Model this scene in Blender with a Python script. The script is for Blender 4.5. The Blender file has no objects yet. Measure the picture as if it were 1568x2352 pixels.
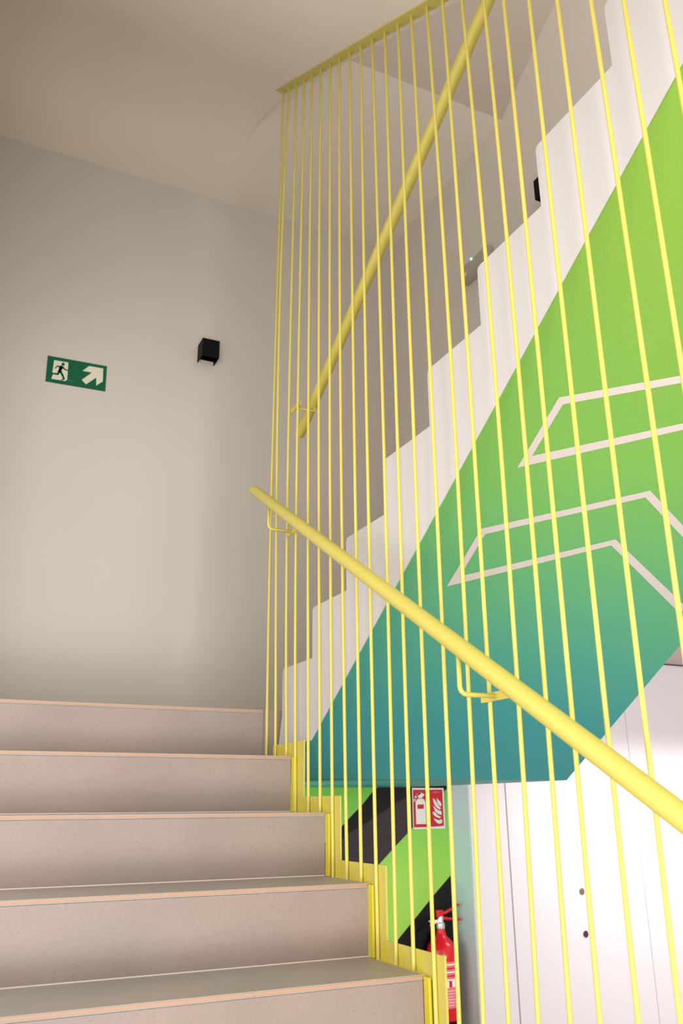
import bpy, bmesh, math, random
from mathutils import Vector, Matrix
from mathutils.geometry import tessellate_polygon
random.seed(7)
scene = bpy.context.scene
COL = scene.collection

# ------------------------------------------------------------------ helpers
def lin(c):
    c = c / 255.0
    return c / 12.92 if c <= 0.04045 else ((c + 0.055) / 1.055) ** 2.4
def rgb(r, g, b): return (lin(r), lin(g), lin(b), 1.0)

def mat(name, col, rough=0.6, spec=0.3, noise=None, bump=None, metal=0.0, emit=None):
    """noise = (scale, amount) brightness variation; bump=(scale, strength)"""
    m = bpy.data.materials.new(name); m.use_nodes = True
    nt = m.node_tree; b = nt.nodes['Principled BSDF']
    b.inputs['Base Color'].default_value = col
    b.inputs['Roughness'].default_value = rough
    b.inputs['Specular IOR Level'].default_value = spec
    b.inputs['Metallic'].default_value = metal
    tc = nt.nodes.new('ShaderNodeTexCoord')
    if noise:
        n = nt.nodes.new('ShaderNodeTexNoise'); n.inputs['Scale'].default_value = noise[0]
        n.inputs['Detail'].default_value = 6
        nt.links.new(tc.outputs['Object'], n.inputs['Vector'])
        mp = nt.nodes.new('ShaderNodeMapRange')
        mp.inputs['From Min'].default_value = 0.3; mp.inputs['From Max'].default_value = 0.7
        mp.inputs['To Min'].default_value = 1 - noise[1]; mp.inputs['To Max'].default_value = 1 + noise[1]
        nt.links.new(n.outputs['Fac'], mp.inputs['Value'])
        vm = nt.nodes.new('ShaderNodeVectorMath'); vm.operation = 'SCALE'
        vm.inputs[0].default_value = col[:3]
        nt.links.new(mp.outputs['Result'], vm.inputs['Scale'])
        nt.links.new(vm.outputs['Vector'], b.inputs['Base Color'])
    if bump:
        n2 = nt.nodes.new('ShaderNodeTexNoise'); n2.inputs['Scale'].default_value = bump[0]
        n2.inputs['Detail'].default_value = 4
        nt.links.new(tc.outputs['Object'], n2.inputs['Vector'])
        bp = nt.nodes.new('ShaderNodeBump'); bp.inputs['Strength'].default_value = bump[1]
        bp.inputs['Distance'].default_value = 0.002
        nt.links.new(n2.outputs['Fac'], bp.inputs['Height'])
        nt.links.new(bp.outputs['Normal'], b.inputs['Normal'])
    if emit:
        b.inputs['Emission Color'].default_value = emit[0]
        b.inputs['Emission Strength'].default_value = emit[1]
    return m

def ramp_mat(name, stops, axis='Z', rough=0.55, speckle=0.06, wob=0.10):
    """painted colour gradient running along one object axis; stops=[(coord,(r,g,b))]"""
    m = bpy.data.materials.new(name); m.use_nodes = True
    nt = m.node_tree; b = nt.nodes['Principled BSDF']
    b.inputs['Roughness'].default_value = rough; b.inputs['Specular IOR Level'].default_value = 0.25
    tc = nt.nodes.new('ShaderNodeTexCoord'); sp = nt.nodes.new('ShaderNodeSeparateXYZ')
    nt.links.new(tc.outputs['Object'], sp.inputs[0])
    n = nt.nodes.new('ShaderNodeTexNoise'); n.inputs['Scale'].default_value = 1.6; n.inputs['Detail'].default_value = 2
    nt.links.new(tc.outputs['Object'], n.inputs['Vector'])
    ad = nt.nodes.new('ShaderNodeMath'); ad.operation = 'MULTIPLY_ADD'
    nt.links.new(n.outputs['Fac'], ad.inputs[0]); ad.inputs[1].default_value = wob * 2
    nt.links.new(sp.outputs[axis], ad.inputs[2])
    lo, hi = stops[0][0], stops[-1][0]
    mp = nt.nodes.new('ShaderNodeMapRange')
    mp.inputs['From Min'].default_value = lo + wob; mp.inputs['From Max'].default_value = hi + wob
    nt.links.new(ad.outputs[0], mp.inputs['Value'])
    cr = nt.nodes.new('ShaderNodeValToRGB'); el = cr.color_ramp.elements
    while len(el) < len(stops): el.new(0.5)
    for e, (p, c) in zip(el, stops):
        e.position = (p - lo) / (hi - lo); e.color = rgb(*c)
    nt.links.new(mp.outputs[0], cr.inputs['Fac'])
    n2 = nt.nodes.new('ShaderNodeTexNoise'); n2.inputs['Scale'].default_value = 160; n2.inputs['Detail'].default_value = 2
    nt.links.new(tc.outputs['Object'], n2.inputs['Vector'])
    m2 = nt.nodes.new('ShaderNodeMapRange'); m2.inputs['From Min'].default_value = .25; m2.inputs['From Max'].default_value = .75
    m2.inputs['To Min'].default_value = 1 - speckle; m2.inputs['To Max'].default_value = 1 + speckle
    nt.links.new(n2.outputs['Fac'], m2.inputs['Value'])
    vm = nt.nodes.new('ShaderNodeVectorMath'); vm.operation = 'SCALE'
    nt.links.new(cr.outputs['Color'], vm.inputs[0]); nt.links.new(m2.outputs[0], vm.inputs['Scale'])
    nt.links.new(vm.outputs['Vector'], b.inputs['Base Color'])
    return m

def concrete_mat(name, col):
    m = bpy.data.materials.new(name); m.use_nodes = True
    nt = m.node_tree; b = nt.nodes['Principled BSDF']
    b.inputs['Roughness'].default_value = 0.42; b.inputs['Specular IOR Level'].default_value = 0.35
    tc = nt.nodes.new('ShaderNodeTexCoord')
    def noise(scale, det, lo, hi, a, c):
        n = nt.nodes.new('ShaderNodeTexNoise'); n.inputs['Scale'].default_value = scale; n.inputs['Detail'].default_value = det
        nt.links.new(tc.outputs['Object'], n.inputs['Vector'])
        r = nt.nodes.new('ShaderNodeMapRange'); r.inputs['From Min'].default_value = lo; r.inputs['From Max'].default_value = hi
        r.inputs['To Min'].default_value = a; r.inputs['To Max'].default_value = c
        nt.links.new(n.outputs['Fac'], r.inputs['Value']); return r.outputs[0]
    big = noise(4, 5, .3, .7, .93, 1.06)
    fine = noise(120, 3, .3, .7, .955, 1.035)
    # dark pores and pale aggregate grains
    def grains(scale, thr, val):
        v = nt.nodes.new('ShaderNodeTexVoronoi'); v.inputs['Scale'].default_value = scale
        nt.links.new(tc.outputs['Object'], v.inputs['Vector'])
        r = nt.nodes.new('ShaderNodeMapRange'); r.inputs['From Min'].default_value = thr * .6; r.inputs['From Max'].default_value = thr
        r.inputs['To Min'].default_value = val; r.inputs['To Max'].default_value = 1.0
        nt.links.new(v.outputs['Distance'], r.inputs['Value']); return r.outputs[0]
    d = grains(55, .10, .62); l = grains(70, .09, 1.22)
    out = big
    for o in (fine, d, l):
        mm = nt.nodes.new('ShaderNodeMath'); mm.operation = 'MULTIPLY'
        nt.links.new(out, mm.inputs[0]); nt.links.new(o, mm.inputs[1]); out = mm.outputs[0]
    mx = nt.nodes.new('ShaderNodeMix'); mx.data_type = 'RGBA'
    mx.inputs[6].default_value = rgb(*col); mx.inputs[7].default_value = rgb(col[0]-6, col[1]+2, col[2]+0)
    hue = noise(1.3, 3, .35, .65, 0, 1); nt.links.new(hue, mx.inputs[0])
    vm = nt.nodes.new('ShaderNodeVectorMath'); vm.operation = 'SCALE'
    nt.links.new(mx.outputs[2], vm.inputs[0]); nt.links.new(out, vm.inputs['Scale'])
    nt.links.new(vm.outputs['Vector'], b.inputs['Base Color'])
    return m

def obj(name, bm, m, parent=None, smooth=False):
    me = bpy.data.meshes.new(name); bmesh.ops.recalc_face_normals(bm, faces=bm.faces)
    bm.to_mesh(me); bm.free()
    if smooth:
        for p in me.polygons: p.use_smooth = True
    me.materials.append(m)
    o = bpy.data.objects.new(name, me); COL.objects.link(o)
    if parent is not None:
        o.parent = parent
        o.matrix_parent_inverse = parent.matrix_world.inverted() if False else Matrix.Translation(-Vector(parent.location))
    return o
def thing(name, label, cat, loc=(0, 0, 0), group=None):
    o = bpy.data.objects.new(name, None); COL.objects.link(o); o.location = loc; o.empty_display_size = .1
    o['label'] = label; o['category'] = cat
    if group: o['group'] = group
    return o
def struct(name, bm, m, label=None, cat=None):
    o = obj(name, bm, m); o['kind'] = 'structure'
    if label: o['label'] = label
    if cat: o['category'] = cat
    return o
def box(bm, x0, x1, y0, y1, z0, z1, bevel=0.0):
    vs = [bm.verts.new((x, y, z)) for x in (x0, x1) for y in (y0, y1) for z in (z0, z1)]
    f = [(0,1,3,2),(4,6,7,5),(0,4,5,1),(2,3,7,6),(0,2,6,4),(1,5,7,3)]
    fs = [bm.faces.new([vs[i] for i in q]) for q in f]
    if bevel > 0:
        es = list({e for q in fs for e in q.edges})
        bmesh.ops.bevel(bm, geom=es, offset=bevel, segments=2, affect='EDGES', profile=.6)
    return bm
def nb(): return bmesh.new()
def bx(*a, **k): return box(nb(), *a, **k)
def prism(pts, axis, a0, a1):
    """polygon pts in the plane normal to axis, extruded from a0 to a1. axis 'x': pts=(y,z); 'y': pts=(x,z)"""
    bm = nb()
    def P(p, a):
        return (a, p[0], p[1]) if axis == 'x' else ((p[0], a, p[1]) if axis == 'y' else (p[0], p[1], a))
    A = [bm.verts.new(P(p, a0)) for p in pts]; B = [bm.verts.new(P(p, a1)) for p in pts]
    n = len(pts)
    for tri in tessellate_polygon([[Vector((p[0], p[1], 0)) for p in pts]]):
        bm.faces.new([A[i] for i in tri]); bm.faces.new([B[i] for i in reversed(tri)])
    for i in range(n): bm.faces.new([A[i], B[i], B[(i+1) % n], A[(i+1) % n]])
    return bm
def tube(bm, pts, r, seg=16, caps=True, capround=False):
    pts = [Vector(p) for p in pts]; n = len(pts)
    rs = r if isinstance(r, (list, tuple)) else [r] * n
    tang = []
    for i in range(n):
        a = pts[max(i-1, 0)]; b = pts[min(i+1, n-1)]; tang.append((b - a).normalized())
    t0 = tang[0]; ref = Vector((1, 0, 0)) if abs(t0.x) < .9 else Vector((0, 1, 0))
    u = (ref - t0 * ref.dot(t0)).normalized(); rings = []
    for i in range(n):
        t = tang[i]; u = (u - t * u.dot(t)).normalized(); v = t.cross(u)
        rings.append([bm.verts.new(pts[i] + rs[i] * (math.cos(2*math.pi*k/seg) * u + math.sin(2*math.pi*k/seg) * v)) for k in range(seg)])
    for a, b in zip(rings, rings[1:]):
        for k in range(seg): bm.faces.new([a[k], a[(k+1) % seg], b[(k+1) % seg], b[k]])
    if caps: bm.faces.new(rings[0][::-1]); bm.faces.new(rings[-1])
    return bm
def lathe(bm, prof, c, seg=40):
    """prof=[(r,z)] around vertical axis at c"""
    rings = []
    for r, z in prof:
        rings.append([bm.verts.new((c[0] + r*math.cos(2*math.pi*k/seg), c[1] + r*math.sin(2*math.pi*k/seg), c[2] + z)) for k in range(seg)])
    for a, b in zip(rings, rings[1:]):
        for k in range(seg): bm.faces.new([a[k], a[(k+1) % seg], b[(k+1) % seg], b[k]])
    bm.faces.new(rings[0][::-1]); bm.faces.new(rings[-1]); return bm
def smooth_by_angle(o, ang=40):
    me = o.data; bm = nb(); bm.from_mesh(me)
    for f in bm.faces: f.smooth = True
    for e in bm.edges:
        if len(e.link_faces) == 2 and e.calc_face_angle(0) > math.radians(ang): e.smooth = False
    bm.to_mesh(me); bm.free(); return o

# ------------------------------------------------------------------ dimensions (metres)
h, t = .17, .2626            # riser, going
SL = h / t
X2 = .0523                   # near face of the upper flight
XW = 1.205                   # width of a flight to its wall
YB = 2.17                    # back wall
ZC = 3.72                    # ceiling over the half landing
ZF = -6 * h                  # lower floor
D2, ZX2 = -.0475, -.0297
Y4 = 4 * t

# ------------------------------------------------------------------ materials
M_wall = mat('wall_paint', rgb(209, 202, 193), .7, .2, noise=(1.5, .02), bump=(60, .12))
M_ceil = mat('ceiling_paint', rgb(236, 228, 218), .75, .2, noise=(2, .02), bump=(50, .1))
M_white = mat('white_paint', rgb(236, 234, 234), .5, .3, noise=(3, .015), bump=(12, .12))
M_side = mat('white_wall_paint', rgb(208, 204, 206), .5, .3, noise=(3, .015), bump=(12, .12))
M_door = mat('white_lacquer', rgb(224, 219, 224), .4, .35)
M_mauve = mat('mauve_paint', rgb(205, 190, 190), .6, .2)
M_conc = concrete_mat('stone_step', (152, 131, 125))
M_conc_t = concrete_mat('stone_tread', (164, 149, 142))
M_dark = mat('dark_joint', rgb(50, 42, 40), .7, .2)
M_strip = mat('copper_strip', rgb(180, 140, 112), .45, .4, metal=.0)
M_joint = mat('pale_joint', rgb(224, 208, 204), .6)
M_yel = mat('yellow_lacquer', rgb(208, 194, 94), .38, .45)
M_yel3 = mat('yellow_lacquer_oval', rgb(206, 193, 72), .45, .4)
M_yel2 = mat('yellow_lacquer_deep', rgb(214, 198, 50), .4, .45)
M_black = mat('black_paint', rgb(24, 22, 22), .6, .25)
M_black2 = mat('dark_brown_band', rgb(60, 50, 52), .6, .25)  # browner, lighter tone for the lower part of the black band
M_blackm = mat('black_metal', rgb(8, 8, 8), .6, .15)
M_teal = mat('teal_paint', rgb(64, 146, 150), .5, .25, noise=(2, .04))
M_pale = ramp_mat('pale_teal_gloss', [(-1.0, (190, 186, 172)), (-.55, (200, 206, 200)), (-.1, (208, 230, 230)), (.45, (212, 236, 240))], 'Z', .22, .01, .03)  # greyer lower stops paint in the extinguisher's shadow and reflection
M_lime = ramp_mat('lime_mural', [(-1.0, (160, 212, 88)), (.02, (160, 212, 88)), (.24, (140, 205, 84)), (.46, (112, 184, 76))], 'Z', .55, .02, .05)  # darker green towards the top, corner shade put into the colour
M_soff = ramp_mat('soffit_mural', [(.44, (66, 150, 154)), (.62, (66, 152, 154)), (.80, (82, 162, 138)), (1.0, (102, 172, 110)),
                                   (1.2, (118, 174, 82)), (1.5, (124, 164, 62)), (2.6, (118, 154, 56))], 'Z', .6, .05, .10)
M_chev = mat('chevron_paint', rgb(206, 196, 190), .55)
M_green = mat('sign_green', rgb(14, 96, 66), .35, .3)
M_glow = mat('sign_white', rgb(222, 222, 200), .5)
M_red = mat('sign_red', rgb(196, 40, 52), .4)
M_sw = mat('sign_border', rgb(226, 224, 218), .5)
M_extr = mat('extinguisher_red', rgb(214, 22, 34), .22, .5)
M_lab = mat('label_pink', rgb(226, 120, 128), .4, noise=(60, .10))
M_labw = mat('label_white', rgb(245, 235, 235), .4)
M_chrome = mat('bright_metal', rgb(225, 225, 222), .25, .5, metal=.6)
M_plast = mat('grey_plastic', rgb(186, 178, 168), .45, .3)
M_led = mat('green_led', rgb(120, 255, 200), .4, emit=(rgb(90, 255, 190), 6))
M_hole = mat('brown_lock', rgb(120, 102, 92), .5)
M_lens = mat('frosted_lens', rgb(190, 185, 180), .4)

# ------------------------------------------------------------------ room shell
struct('floor', bx(-1.35, 4.2, -4.2, YB + .1, ZF - .1, ZF), M_conc_t)
b = nb()      # side wall with a wide opening added to let the side fill in
box(b, -1.35, -XW, -2.6, YB + .1, ZF, .1); box(b, -1.35, -XW, -2.6, YB + .1, 2.1, 5.0)
box(b, -1.35, -XW, 1.0, YB + .1, .1, 2.1); box(b, -1.35, -XW, -2.6, -2.1, .1, 2.1)
struct('wall_left', b, M_wall)
struct('wall_back', bx(-1.205, 4.2, YB, YB + .1, .46, 5.0), M_wall)
# painted wall under the half landing, mural fields on it
struct('wall_lower', bx(-1.205, 1.453, YB, YB + .1, ZF, .46), M_lime)
bm = prism([(1.453, .4599), (1.453, .439), (1.433, .424), (1.212, .227), (1.142, .170), (1.042, .084), (.42, -.45), (.14, -.30),
            (.836, .259), (.874, .294), (.957, .365), (1.01, .421), (1.063, .4599)], 'y', YB - .0015, YB + .001)
struct('trim_1', bm, M_black2)
bm = prism([(1.453, .4598), (1.453, .439), (1.433, .424), (1.38, .4), (1.211, .40), (1.149, .37), (.956, .267), (.876, .23), (.40, -.17), (.30, -.18),
            (.836, .259), (.874, .294), (.957, .365), (1.01, .421), (1.063, .4598)], 'y', YB - .0022, YB + .001)
struct('trim_2', bm, M_black)
bm = prism([(1.453, .018), (1.35, -.069), (1.24, -.167), (1.146, -.25), (.60, -.72), (.60, ZF + .001), (1.453, ZF + .001)], 'y', YB - .0015, YB + .001)
struct('trim_3', bm, M_black)
# pale teal return and the white fitted wall with doors
struct('wall_return', bx(1.453, 1.50, 1.972, YB, ZF, .46), M_pale)
struct('wall_cupboard', bx(1.4535, 4.2, 1.975, YB + .1, ZF, 1.150), M_door)
def door(n, x0, x1, z1):
    d = struct(n, bx(x0, x1, 1.966, 1.9745, ZF + .01, z1, bevel=.002), M_door)
    return d
struct('trim_4', bx(1.455, 1.674, 1.964, 1.9745, ZF + .01, 1.140, bevel=.002), M_door)
d1 = door('door_1', 1.684, 2.5485, 1.140)
d2 = door('door_2', 2.5525, 3.42, 1.140)
struct('trim_5', bx(1.674, 1.684, 1.9742, 1.9749, ZF + .01, 1.14), mat('joint_grey', rgb(196, 182, 180), .6))
for z, m in ((-.07, M_hole), (-.27, mat('lock_dark', rgb(70, 50, 48), .5))):
    b = nb(); lathe(b, [(.013, -.004), (.016, .002), (.010, .004)], (0, 0, 0), 24)
    bmesh.ops.rotate(b, verts=b.verts, cent=(0, 0, 0), matrix=Matrix.Rotation(math.pi/2, 3, 'X'))
    bmesh.ops.translate(b, verts=b.verts, vec=(2.119, 1.9645, z))
    obj('lock_cylinder', b, m, d1)
struct('trim_6', bx(1.4535, 4.2, 1.985, 1.999, 1.150, 1.158), M_dark)
struct('ceiling_side', bx(1.21, 4.2, .30, YB + .1, 1.158, 1.26), M_mauve)
struct('wall_side', bx(4.2, 4.3, -4.2, YB + .1, ZF, 1.3), M_wall)
# right wall above the upper flight, bottom edge follows the flight
def zs_(y): return .5503 + (.7444 - y) * SL      # soffit line of the upper flight
bm = prism([(YB, .45), (.907, .447), (-2.4, zs_(-2.4) + .01), (-2.4, 6.2), (YB, 6.2)], 'x', XW, XW + .004)
struct('wall_right', bm, mat('wall_paint_right', rgb(226, 219, 210), .7, .2, noise=(1.5, .02)))
# ceiling: half-landing slab and the two flights of the storey above
def zu(y): return 3.4382 + (y - .9922) * SL      # soffit of the flight above
yc = .9922 + (ZC - 3.4382) / SL
# sloping soffit runs into the flat one through a soft plastered curve
cv = []
ya_, yb2_ = yc - .38, yc + .38
for k in range(17):
    u = k / 16
    cv.append(((1-u)**2*ya_ + 2*u*(1-u)*yc + u*u*yb2_, (1-u)**2*zu(ya_) + 2*u*(1-u)*ZC + u*u*ZC))
bm = prism([(-1.9, zu(-1.9))] + cv + [(YB, ZC), (YB, ZC + .3), (yc, ZC + .4), (-1.9, zu(-1.9) + .4)], 'x', -XW, .0515)
smooth_by_angle(struct('ceiling', bm, M_ceil), 30)
bm = prism([(.955, ZC), (YB, ZC), (YB, ZC + .3), (.955, ZC + .3)], 'x', .0516, XW)
struct('ceiling.001', bm, M_ceil)
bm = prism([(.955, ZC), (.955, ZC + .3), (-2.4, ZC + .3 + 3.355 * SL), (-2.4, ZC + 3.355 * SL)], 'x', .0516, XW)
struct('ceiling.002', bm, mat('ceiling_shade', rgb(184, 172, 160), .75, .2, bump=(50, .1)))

# ------------------------------------------------------------------ lower flight with half landing
st = thing('staircase', 'grey stone steps climbing left of the yellow rods to the half landing', 'stairs', (-.6, -1.6, ZF))
prof = [(-6*t, ZF)]
for k in range(-5, 5):
    prof += [((k-1)*t + .03, (k-1)*h + h - .02 - h), ] if False else []
prof = []
for k in range(-5, 5):
    prof += [((k)*t + .025, (k-1)*h - .03), (k*t + .025, k*h - .03)]
prof += [(YB - .001, 4*h - .03), (YB - .001, .449), (.98, .449), (-5*t + .025 + .3, ZF + .001), (-5*t + .025, ZF + .001)]
prof = [p for p in prof]
prof[0] = (-5*t + .025, ZF + .001); prof = prof[:-1]
obj('concrete_body', prism(prof, 'x', -XW + .002, -.004), M_conc, st)
for k in range(-5, 5):
    y, z = k*t, k*h
    y1 = y + t if k < 4 else YB - .001
    obj('tread', bx(-XW + .002, 0, y, y1 + (.003 if k < 4 else 0), z - .012, z, bevel=.001), M_conc_t, st)
    obj('riser', bx(-XW + .002, 0, y + .0006, y + .024, z - h + .0002, z - .0125), M_conc, st)
    obj('nosing_strip', bx(-XW + .002, -.001, y - .0012, y + .002, z - .0075, z - .0025), M_strip, st)
    obj('joint_line', bx(-XW + .002, -.001, y - .0004, y + .006, z - h + .0003, z - h + .0030), M_joint, st)
# landing continues to the right behind the upper flight, front edge visible in the gap
obj('landing_slab', bx(.0005, XW - .002, 1.036, YB - .001, .453, 4*h), M_conc, st)
obj('landing_underside', prism([(.925, .4505), (YB - .001, .4505), (YB - .001, .445), (.925, .445)], 'x', .056, XW - .0003), M_teal, st)

# ------------------------------------------------------------------ upper flight
up = thing('staircase', 'white sawtooth upper flight with green to teal painted underside', 'stairs', (.6, 1.0, .45))
def pr(a, b): return (Y4 + D2 - a*t, b*h + ZX2)
NU = 10
top = [(1.032, .5585), (1.004, .655)]
for a in range(NU):
    yy, zz = pr(a, a + 5)
    top += [(yy, zz - .012), (yy - .004, zz - .003), (yy - .014, zz)]
    top += [pr(a + 1, a + 5)]
yl, zl = top[-1]
low = [(yl, zs_(yl) + .0055), (.744, .5560)]
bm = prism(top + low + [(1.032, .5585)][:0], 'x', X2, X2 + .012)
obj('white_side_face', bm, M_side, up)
core = [(1.03, .4535)] + [(1.03, .655)] + top[2:] + [(yl, zs_(yl) + .006), (.912, .4535)]
obj('flight_body', prism(core, 'x', X2 + .0125, XW - .003), M_white, up)
obj('teal_side_face', prism([(1.032, .5580), (.7439, .5555), (.9075, .4510), (1.032, .4510)], 'x', X2 + .0005, X2 + .012), M_teal, up)
so = prism([(.907, .445), (yl, zs_(yl)), (yl, zs_(yl) + .005), (.912, .450)], 'x', X2 + .0003, XW - .0003)
obj('painted_underside', so, M_soff, up)
# chevrons painted on the underside
def chev(y_l, y_top, y_apx_o, y_apx_i):
    b = nb(); cx = (X2 + XW) / 2 + .02; w = .021
    xl, xr = .203, 2*cx - .203
    outer = [(xl, y_l), (xl, y_top), (cx, y_apx_o), (xr, y_top), (xr, y_l), (cx, y_apx_i)]
    # stroke inside the outline
    dx = .022
    inner = [(xl + dx, y_l - .036), (xl + dx, y_top + .013), (cx, y_apx_o + .021), (xr - dx, y_top + .013), (xr - dx, y_l - .036), (cx, y_apx_i - .020)]
    def V(p, dz): return b.verts.new((p[0], p[1], zs_(p[1]) - dz))
    for dz in (.0012,):
        O = [V(p, dz) for p in outer]; I = [V(p, dz) for p in inner]
        n = len(O)
        for i in range(n): b.faces.new([O[i], O[(i+1) % n], I[(i+1) % n], I[i]])
    return b
obj('painted_chevron', chev(.139, -.043, -.224, -.052), M_chev, up)
obj('painted_chevron', chev(-.217, -.398, -.565, -.405), M_chev, up)
for a in range(NU):
    y0, z0 = pr(a, a + 5)
    obj('tread', bx(X2 + .05, XW - .006, y0 - t + .002, y0 - .004, z0 + .0002, z0 + .006), M_conc_t, up)

# ------------------------------------------------------------------ rod screen
XR = .008
sc_ = thing('rod_screen', 'screen of slim vertical yellow metal rods between the two flights', 'railing', (XR, 0, 0))
def zstrip(y): return 3.4322 + (y - .9922) * SL
RODS = {
0: [(1.031, None), (1.040, 1.21), (1.029, 2.02), (.992, 0)],
1: [(.946, None), (.973, 1.19), (.990, 2.01), (.918, 0)],
2: [(.848, None), (.870, 1.16), (.868, 1.94), (.836, 0)],
3: [(.765, None), (.786, 1.14), (.781, 1.90), (.751, 0)],
4: [(.664, None), (.679, 1.12), (.684, 1.85), (.665, 0)],
5: [(.577, None), (.588, 1.09), (.593, 1.81), (.577, 0)],
6: [(.489, None), (.500, 1.07), (.501, 1.76), (.490, 0)],
7: [(.399, None), (.418, 1.72), (.407, 0)],
8: [(.314, None), (.321, 1.67), (.321, 0)],
9: [(.228, None), (.236, 1.63), (.230, 0)],
10: [(.136, None), (.133, 1.58), (.144, 0)],
11: [(.053, None), (.053, 1.5), (.0535, 0)],
12: [(-.037, None), (-.036, 1.5), (-.0336, 0)],
13: [(-.128, None), (-.134, .86), (-.118, 0)],
14: [(-.215, None), (-.233, .83), (-.207, 0)],
15: [(-.300, None), (-.310, .81), (-.292, 0)],
16: [(-.387, None), (-.411, .79), (-.384, 0)],
17: [(-.481, None), (-.497, .77), (-.480, 0)],
18: [(-.562, None), (-.568, .76), (-.560, 0)],
19: [(-.655, None), (-.657, .74), (-.652, 0)],
20: [(-.743, None), (-.748, .72), (-.744, 0)],
21: [(-.836, None), (-.851, .69), (-.838, 0)],
22: [(-.925, None), (-.930, .9), (-.925, 0)],
23: [(-1.018, None), (-1.022, .9), (-1.019, 0)],
24: [(-1.108, None), (-1.110, .9), (-1.108, 0)],
}
def ztread(y): return math.floor(y / t + 1e-6) * h
for i, pts in RODS.items():
    P = []
    for y, z in pts:
        if z is None: z = max(ztread(y) , ZF) - .004
        elif z == 0: z = zstrip(y) + .001
        P.append(Vector((XR, y, z)))
    if len(P) == 3 or True:    # smooth curve through the measured points (a slight natural bow)
        Q = []
        z0, z1 = P[0].z, P[-1].z
        n = 12
        zs = [p.z for p in P]; ys = [p.y for p in P]
        def lag(z):
            s = 0
            for a in range(len(zs)):
                w = 1
                for b in range(len(zs)):
                    if a != b: w *= (z - zs[b]) / (zs[a] - zs[b])
                s += w * ys[a]
            return s
        for k in range(n + 1):
            z = z0 + (z1 - z0) * k / n; Q.append((XR, lag(z), z))
    r = obj('rod', tube(nb(), Q, .0048, 12), M_yel, sc_, smooth=True)
    smooth_by_angle(r)
# stepped side plate
o_ = .072; u_ = .044
upl, lol = [], []
for k in range(-6, 4):
    upl += [(k*t - o_, k*h + u_), ((k+1)*t - o_, k*h + u_)]
    lol += [(k*t + .012, k*h - .012), ((k+1)*t + .012, k*h - .012)]
upl[-1] = (.985, 3*h + u_); lol[-1] = (.985, 3*h - .012)
lol = lol[:-1] + [lol[-1]]
upl[0] = (-6*t - .03, -6*h + u_); lol[0] = (-6*t - .03, -6*h + .001); lol[1] = (-5*t+.012, -6*h+.001)
def nodup(p):
    q = []
    for a in p:
        if not q or (abs(a[0]-q[-1][0]) + abs(a[1]-q[-1][1])) > 1e-6: q.append(a)
    return q
pl = obj('stepped_plate', prism(nodup(upl) + nodup(lol)[::-1], 'x', .0132, .0185), M_yel, sc_)
# deeper yellow flat ovals on the plate between the rods, one per gap
def oval_mark(yc_, zc_, w, hh, m, x=.0131):
    b = nb(); pts = []
    for k in range(12):
        a = math.pi * k / 11; pts.append((yc_ + w * math.cos(a), zc_ + hh - w + w * math.sin(a)))
    for k in range(12):
        a = math.pi + math.pi * k / 11; pts.append((yc_ + w * math.cos(a), zc_ - hh + w + w * math.sin(a)))
    return prism(pts, 'x', x - .0008, x)
for k in range(-3, 4):
    for j, off in enumerate((.215, .135, .052) if k < 3 else (.15, .07)):
        y = k*t + off - .02
        if k == 3 and j == 0: y = k*t + .13
        obj('oval_mark', oval_mark(y, k*h + .018, .011, .020, None), M_yel2 if j == 0 else M_yel3, pl)
# small turned lip along each tread and a flat upright bar beside each riser
for k in range(-6, 4):
    obj('ledge', bx(.0005, .0130, max(k*t + .004, -6*t), min((k+1)*t - .002, .985), k*h - .010, k*h - .001), M_yel, sc_)
    if k > -6:
        obj('upright_bar', bx(.0005, .0075, k*t - .024, k*t - .0005, (k-1)*h + .0, k*h - .004, bevel=.001), M_yel2, sc_)
# strip screwed to the sloping soffit above
ya, yb_ = 1.035, -1.75
b = nb()
vs = []
for y in (ya, yb_):
    for x in (-.012, .030):
        for dz in (.0, .0055): vs.append(b.verts.new((x, y, zstrip(y) + dz)))
for q in ((0,1,3,2),(4,6,7,5),(0,4,5,1),(2,3,7,6),(0,2,6,4),(1,5,7,3)): b.faces.new([vs[i] for i in q])
obj('ceiling_strip', b, M_yel, sc_)

# ------------------------------------------------------------------ handrails
def rail(label, x, y0, z0, slope, y1, brk, side, drop=.100, r=.0195):
    e = thing('handrail', label, 'handrail', (x, y0, z0))
    d = Vector((0, -1, -slope if side < 0 else slope)).normalized() if False else None
    P0 = Vector((x, y0, z0)); P1 = Vector((x, y1, z0 + (y1 - y0) * slope))
    dr = (P0 - P1).normalized(); pts = [P1 - dr*.0, P0 - dr * .012, P0 - dr*.006, P0 - dr*.002, P0]
    rs = [r, r, r*.95, r*.8, r*.5]
    tb = obj('tube', tube(nb(), pts, rs, 32), M_yel, e, smooth=True); smooth_by_angle(tb, 50)
    for yb2, half in brk:
        zr = z0 + (yb2 - y0) * slope; zb = zr - drop
        xi = XR - .007 if side < 0 else XR + .007
        bar = obj('bracket_plate', bx(min(xi, xi + side*.004), max(xi, xi + side*.004), yb2 - half, yb2 + half, zb - .009, zb + .009), M_yel, e)
        cpts = [(xi + side*.003, yb2, zb)]
        xe = x + (.006 if side > 0 else 0); R_ = .016 if side < 0 else .008
        for k in range(8):
            a = math.pi/2 * k / 7
            cpts.append((xe - side*R_ + side*R_*math.sin(a), yb2, zb + R_ - R_*math.cos(a)))
        cpts.append((xe, yb2, zr - r*.6))
        hk = obj('bracket_arm', tube(nb(), cpts, .0052, 12), M_yel, e, smooth=True)
    return e
rail('yellow round handrail on the left of the rods, rising along the lower steps', -.09, .966, 1.470, .6085, -1.70, [(.80, .048), (-.345, .053), (-1.47, .053)], -1)
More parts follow.
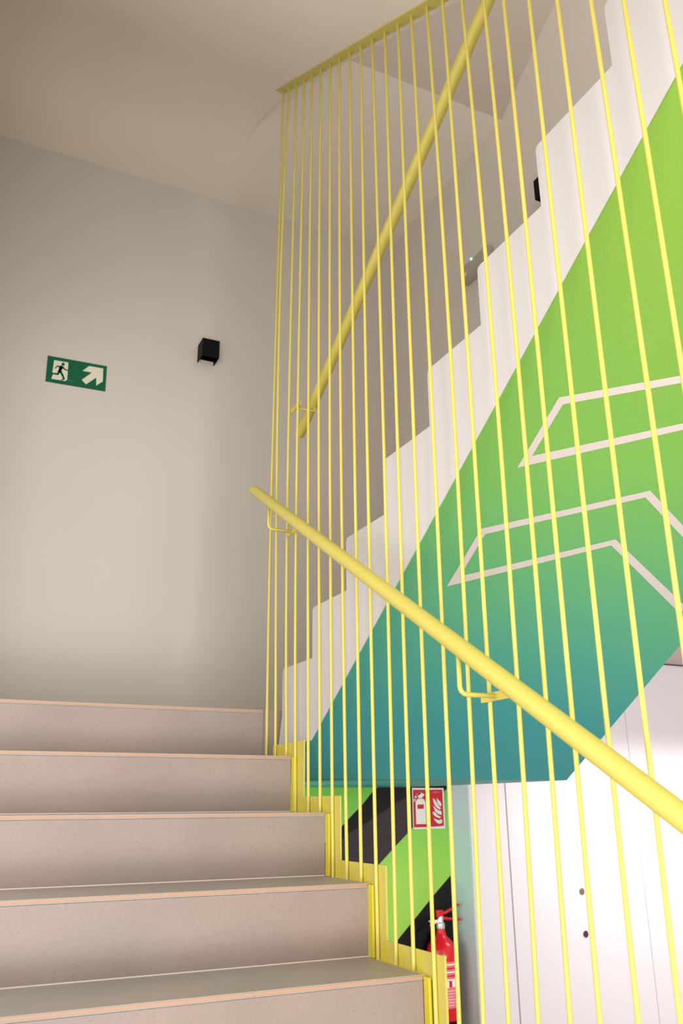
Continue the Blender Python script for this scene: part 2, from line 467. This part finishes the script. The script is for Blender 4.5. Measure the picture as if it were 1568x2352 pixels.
rail('yellow round handrail seen behind the rods, falling back along the upper flight', .09, .965, 1.722, -.585, -1.45, [(.827, .045), (-.433, .053)], 1, .035)

# ------------------------------------------------------------------ wall lamps
def wall_lamp(label, M):
    e = thing('wall_lamp', label, 'lamp', (0, 0, 0), )
    w, hh, d, s = .047, .052, .095, .004
    b = nb()
    box(b, -w, w, -d, -d + s, -hh, hh); box(b, -w, -w + s, -d + s, 0, -hh, hh)
    box(b, w - s, w, -d + s, 0, -hh, hh); box(b, -w + s, w - s, -s, 0, -hh*.55, hh)
    obj('housing', b, M_blackm, e)
    obj('top_lens', bx(-w + s, w - s, -d + s, -s, hh - .016, hh - .012), M_blackm, e)
    obj('bottom_lens', bx(-w + s, w - s, -d + s, -s, -hh + .046, -hh + .050), M_blackm, e)
    e.matrix_world = M
    return e
wall_lamp('black cube wall lamp beside the green running-man sign', Matrix.Translation((.038, YB, 2.680)))
wall_lamp('black wall lamp half hidden behind the white sawtooth flight', Matrix.Translation((XW, .605, 3.010)) @ Matrix.Rotation(-math.pi/2, 4, 'Z'))

# ------------------------------------------------------------------ signs
def from_img(tl, tr, bl, pt):
    """sign-drawing coordinates: tl/tr/bl are corners in a sketch frame, returns (u,v) in 0..1"""
    ux, uy = tr[0]-tl[0], tr[1]-tl[1]; vx, vy = bl[0]-tl[0], bl[1]-tl[1]
    px, py = pt[0]-tl[0], pt[1]-tl[1]; det = ux*vy - uy*vx
    return ((px*vy - py*vx)/det, (ux*py - uy*px)/det)
def flat(polys, place, y0, y1):
    b = nb()
    for poly in polys:
        P = [place(p) for p in poly]
        A = [b.verts.new((x, y0, z)) for x, z in P]; B = [b.verts.new((x, y1, z)) for x, z in P]
        n = len(P)
        for tri in tessellate_polygon([[Vector((p[0], p[1], 0)) for p in P]]):
            b.faces.new([A[i] for i in tri]); b.faces.new([B[i] for i in reversed(tri)])
        for i in range(n): b.faces.new([A[i], B[i], B[(i+1) % n], A[(i+1) % n]])
    return b
def stroke(pts, w):
    """polyline with width -> list of quads + round joints"""
    out = []
    w = w if isinstance(w, (list, tuple)) else [w]*len(pts)
    for (a, b), (wa, wb) in zip(zip(pts, pts[1:]), zip(w, w[1:])):
        dx, dy = b[0]-a[0], b[1]-a[1]; L = math.hypot(dx, dy); nx, ny = -dy/L/2, dx/L/2
        out.append([(a[0]+nx*wa, a[1]+ny*wa), (b[0]+nx*wb, b[1]+ny*wb), (b[0]-nx*wb, b[1]-ny*wb), (a[0]-nx*wa, a[1]-ny*wa)])
    for p, ww in zip(pts, w):
        out.append([(p[0]+ww/2*math.cos(2*math.pi*k/12), p[1]+ww/2*math.sin(2*math.pi*k/12)) for k in range(12)])
    return out
# --- emergency exit sign, hung slightly crooked
SC = Vector((-.622, 0, 2.4215)); SWd, SHt, SA = .290, .142, math.radians(1.3)
def place_exit(p):
    u, v = from_img((195, 165), (1435, 395), (130, 695), p)
    x, z = (u - .5) * SWd, (.5 - v) * SHt
    return (SC.x + x*math.cos(SA) - z*math.sin(SA), SC.z + x*math.sin(SA) + z*math.cos(SA))
ex = thing('exit_sign', 'green running man sign with arrow, on the wall at left', 'sign', (SC.x, YB, SC.z))
obj('panel', flat([[(195,165),(1435,395),(1370,925),(130,695)]], place_exit, YB - .005, YB - .0005), M_green, ex)
obj('doorway_pictogram', flat([[(322,262),(615,316),(575,668),(560,688),(530,700),(252,650)]], place_exit, YB - .0058, YB - .0045), M_glow, ex)
obj('arrow', flat([[(880,680),(1100,530),(905,490),(1050,390),(1350,445),(1325,720),(1180,805),(1190,635),(965,775)]], place_exit, YB - .0058, YB - .0045), M_glow, ex)
man = []
man.append([(503+35*math.cos(a*math.pi/8), 352+35*math.sin(a*math.pi/8)) for a in range(16)])
man += stroke([(450,408),(385,388),(342,432)], [34,26,20])
man += stroke([(462,415),(440,460),(425,500)], [74,66,58])
man += stroke([(490,410),(535,460),(600,482)], [34,26,22])
man += stroke([(440,500),(482,580),(508,650)], [50,42,36]); man += stroke([(508,655),(458,680)], [34,20])
man += stroke([(415,500),(390,556),(290,545)], [50,38,30]); man += stroke([(275,540),(262,600)], [26,16])
obj('running_figure', flat(man, place_exit, YB - .0066, YB - .0050), M_green, ex)
obj('small_print', flat([[(592,676),(612,679),(610,694),(590,690)],[(618,676),(650,682),(648,700),(616,694)],[(656,684),(700,692),(698,704),(654,698)]], place_exit, YB - .0058, YB - .0045),
    mat('print_faded', rgb(70, 140, 110), .5), ex)
# --- fire extinguisher sign
def place_fire(p):
    u, v = from_img((275, 232), (1085, 225), (300, 1290), p)
    return (1.240 + u * .190, .4425 - v * .1995)
fs = thing('fire_extinguisher_sign', 'red and white fire extinguisher sign below the teal underside', 'sign', (1.335, YB, .34))
obj('panel', flat([[(275,232),(1085,225),(1110,1283),(300,1290)]], place_fire, YB - .007, YB - .0025), M_sw, fs)
obj('red_field', flat([[(292,278),(640,272),(664,1240),(312,1246)], [(765,270),(1048,266),(1074,1214),(800,1232)], [(640,272),(765,270),(800,1232),(664,1240)]], place_fire, YB - .0078, YB - .0065), M_red, fs)
ext_p = [[(368,1165),(357,600),(380,545),(430,500),(520,495),(585,550),(607,620),(620,1160)], [(425,510),(430,440),(400,410),(470,345),(520,365),(585,400),(560,440),(530,450),(525,510)]]
ext_p += stroke([(470,370),(385,430),(340,500),(322,575)], [40,42,40,36])
obj('extinguisher_pictogram', flat(ext_p, place_fire, YB - .0086, YB - .0072), M_sw, fs)
obj('red_block', flat([[(400,662),(562,655),(560,768),(403,775)]], place_fire, YB - .0092, YB - .0080), M_red, fs)
fl = [[(900,490),(960,555),(1012,625),(1015,700),(960,690),(915,620)],
      [(795,500),(850,530),(890,600),(930,680),(1005,760),(975,790),(890,740),(830,650)],
      [(805,690),(870,760),(930,805),(1015,835),(1015,932),(930,905),(850,830)],
      [(785,850),(850,855),(905,930),(1005,990),(960,1012),(870,980),(810,920)],
      [(815,1010),(880,1050),(950,1065),(1025,1042),(1030,1130),(960,1162),(890,1130),(840,1070)]]
obj('flames_pictogram', flat(fl, place_fire, YB - .0086, YB - .0072), M_sw, fs)
obj('small_print', flat([[(818,318),(860,316),(862,366),(820,368)],[(870,318),(930,316),(930,350),(872,352)],[(936,330),(985,328),(985,345),(936,347)]], place_fire, YB - .0086, YB - .0072),
    mat('print_pink', rgb(205, 100, 110), .5), fs)

# ------------------------------------------------------------------ fire extinguisher on the wall
EX, EY, EZ = 1.325, YB - .092, -.600
fe = thing('fire_extinguisher', 'red fire extinguisher hanging on the black mural wall', 'fire extinguisher', (EX, EY, EZ))
R_ = .074
b = nb(); lathe(b, [(R_*.86, .0), (R_*.98, .008), (R_, .02), (R_, .275), (R_*.97, .297), (R_*.86, .321), (R_*.62, .343), (R_*.36, .359), (R_*.30, .375), (.020, .393)], (EX, EY, EZ), 48)
smooth_by_angle(obj('cylinder', b, M_extr, fe), 35)
b = nb(); lathe(b, [(R_*.80, -.022), (R_*.9, -.018), (R_*.9, .004), (R_*.8, .006)], (EX, EY, EZ), 40)
smooth_by_angle(obj('foot_ring', b, M_blackm, fe), 35)
def patch(a0, a1, z0, z1, m, nm, par, dr=.0008, parent=None):
    b = nb(); n = 24; A = []; B = []
    for k in range(n + 1):
        a = a0 + (a1 - a0) * k / n
        A.append(b.verts.new((EX + (R_+dr)*math.cos(a), EY + (R_+dr)*math.sin(a), EZ + z0)))
        B.append(b.verts.new((EX + (R_+dr)*math.cos(a), EY + (R_+dr)*math.sin(a), EZ + z1)))
    for k in range(n): b.faces.new([A[k], A[k+1], B[k+1], B[k]])
    o = obj(nm, b, m, par, smooth=True); return o
fa = math.atan2(-1.845 - EY, -1.08 - EX)          # turned to the stairs
patch(fa - 1.25, fa + 1.25, .060, .255, M_lab, 'label', fe)
for k in range(5): patch(fa - .9 + .02*k, fa + .95, .240 - k*.016, .246 - k*.016, M_extr if k in (1, 3) else M_labw, 'label_line', fe, .0014)
patch(fa + .05, fa + .40, .146, .174, M_labw, 'label_box', fe, .0015)
patch(fa + .62, fa + .90, .148, .178, M_labw, 'label_box', fe, .0015)
patch(fa + .42, fa + .60, .148, .174, M_extr, 'label_box', fe, .0015)
for k in range(6): patch(fa - .9, fa + .9 - .07*(k % 3), .132 - k*.012, .1340 - k*.012, M_labw, 'label_line', fe, .0014)
patch(fa - .35, fa + .30, .272, .282, M_labw, 'painted_highlight', fe, .0012)  # white patch painted on as a highlight at the shoulder
b = nb(); lathe(b, [(.019, .440), (.021, .448), (.021, .468), (.015, .474), (.015, .498), (.010, .502)], (EX, EY, EZ - .055), 24)
smooth_by_angle(obj('valve', b, M_chrome, fe), 35)
b = nb(); tube(b, [(EX - .015, EY, EZ - .055 + .505), (EX + .03, EY, EZ - .055 + .515), (EX + .105, EY - .01, EZ - .055 + .548)], [.009, .008, .0055], 10)
box(b, EX - .02, EX + .012, EY - .011, EY + .011, EZ - .055 + .492, EZ - .055 + .528, bevel=.003)
obj('squeeze_lever', b, M_extr, fe)
obj('carry_handle', tube(nb(), [(EX - .005, EY, EZ - .055 + .494), (EX + .05, EY - .004, EZ - .055 + .486), (EX + .11, EY - .01, EZ - .055 + .480)], [.009, .0065, .0055], 10), M_extr, fe)
obj('outlet_nut', tube(nb(), [(EX - .015, EY, EZ - .055 + .478), (EX - .03, EY, EZ - .055 + .4775), (EX - .033, EY, EZ - .055 + .477), (EX - .062, EY, EZ - .055 + .472)], [.008, .008, .0115, .0115], 14), M_labw, fe)
hp = [(EX - .06, EY, EZ - .055 + .472), (EX - .10, EY, EZ - .055 + .466), (EX - .135, EY, EZ - .055 + .44), (EX - .145, EY, EZ + .38), (EX - .125, EY, EZ + .28), (EX - .105, EY - .0, EZ + .17), (EX - .10, EY, EZ + .06)]
obj('hose', tube(nb(), hp, [.008]*6 + [.011], 12), M_blackm, fe, smooth=True)
b = nb(); box(b, EX - .02, EX + .02, EY + .074, YB - .002, EZ + .12, EZ - .055 + .42); obj('wall_bracket', b, M_blackm, fe)

# ------------------------------------------------------------------ wall device with green light
ed = thing('emergency_light', 'pale rounded wall unit with a glowing green light above the white flight', 'emergency light', (XW, 1.24, 3.0))
b = bx(XW - .045, XW + .002, 1.10, 1.345, 2.945, 3.045, bevel=.018); smooth_by_angle(obj('housing', b, M_plast, ed), 35)
b = bx(XW - .048, XW - .040, 1.13, 1.32, 2.96, 3.03, bevel=.003); obj('diffuser', b, M_plast, ed)
b = nb(); bmesh.ops.create_uvsphere(b, u_segments=16, v_segments=8, radius=.006); bmesh.ops.translate(b, verts=b.verts, vec=(XW - .048, 1.232, 3.033)); obj('green_indicator', b, M_led, ed)
b = nb(); lathe(b, [(.012, -.001), (.012, .001)], (0, 0, 0), 20)
bmesh.ops.rotate(b, verts=b.verts, cent=(0, 0, 0), matrix=Matrix.Rotation(math.pi/2, 3, 'Y')); bmesh.ops.translate(b, verts=b.verts, vec=(XW - .0485, 1.295, 2.978)); obj('test_button', b, M_ceil, ed)

# ------------------------------------------------------------------ lights
def area(name, loc, target, size, power, col=(1, 1, 1), sy=None, spread=math.pi):
    l = bpy.data.lights.new(name, 'AREA'); l.size = size; l.energy = power; l.color = col; l.spread = spread
    if sy: l.shape = 'RECTANGLE'; l.size_y = sy
    o = bpy.data.objects.new(name, l); COL.objects.link(o); o.location = loc
    o.rotation_euler = (Vector(target) - Vector(loc)).to_track_quat('-Z', 'Y').to_euler()
    return o
area('window_light', (-1.8, -7.0, -.5), (.1, .8, 1.6), 5.0, 420, (1, .98, .96), 3.0)
area('side_fill', (-1.45, -.5, 1.1), (1.2, .15, 1.0), 2.8, 20, (1, .985, .97), 1.9)  # added fill from the left, through the made-up wall opening
area('up_fill', (-.7, -3.0, -.9), (-.2, .9, 3.6), 2.2, 85, (1, .96, .92), 1.4)  # added fill standing in for light bounced off the floor
area('niche_fill', (.1, 1.5, -.15), (1.5, 2.0, -.05), .8, 7, (.95, 1, 1), .8)  # added lamp hidden behind the stairs to brighten the pale return
area('plate_fill', (-1.18, -1.25, -.25), (.0, -.55, .1), .9, 10, (1, .99, .98), .5, math.radians(140))  # added fill near the camera to brighten plate, rods and rail
area('cupboard_fill', (2.8, 1.40, .78), (2.8, 1.75, -.1), 1.9, 13, (1, .97, .98), .22, math.radians(125))  # added unseen lamp that brightens the cupboard wall below its top
w = bpy.data.worlds.new('world'); scene.world = w; w.use_nodes = True
w.node_tree.nodes['Background'].inputs['Color'].default_value = (1.0, .95, .90, 1)
w.node_tree.nodes['Background'].inputs['Strength'].default_value = 1.1

# ------------------------------------------------------------------ camera
cam = bpy.data.cameras.new('camera'); co = bpy.data.objects.new('camera', cam); COL.objects.link(co)
Rv = Vector((.90229319, -.43106703, -.00694314)); Uv = Vector((-.13502465, -.29784972, .94501529)); Fv = Vector((.40943295, .85174336, .32695245))
mw = Matrix(((Rv.x, Uv.x, -Fv.x, -1.07962), (Rv.y, Uv.y, -Fv.y, -1.84549), (Rv.z, Uv.z, -Fv.z, .35509), (0, 0, 0, 1)))
co.matrix_world = mw
cam.sensor_fit = 'VERTICAL'; cam.sensor_height = 36; cam.lens = 1954.515 / 2352 * 36
cam.clip_start = .02
cam.dof.use_dof = True; cam.dof.focus_distance = 2.35; cam.dof.aperture_fstop = 5.0
scene.camera = co
scene.view_settings.view_transform = 'Standard'
scene.view_settings.look = 'None'
scene.view_settings.exposure = 0.0
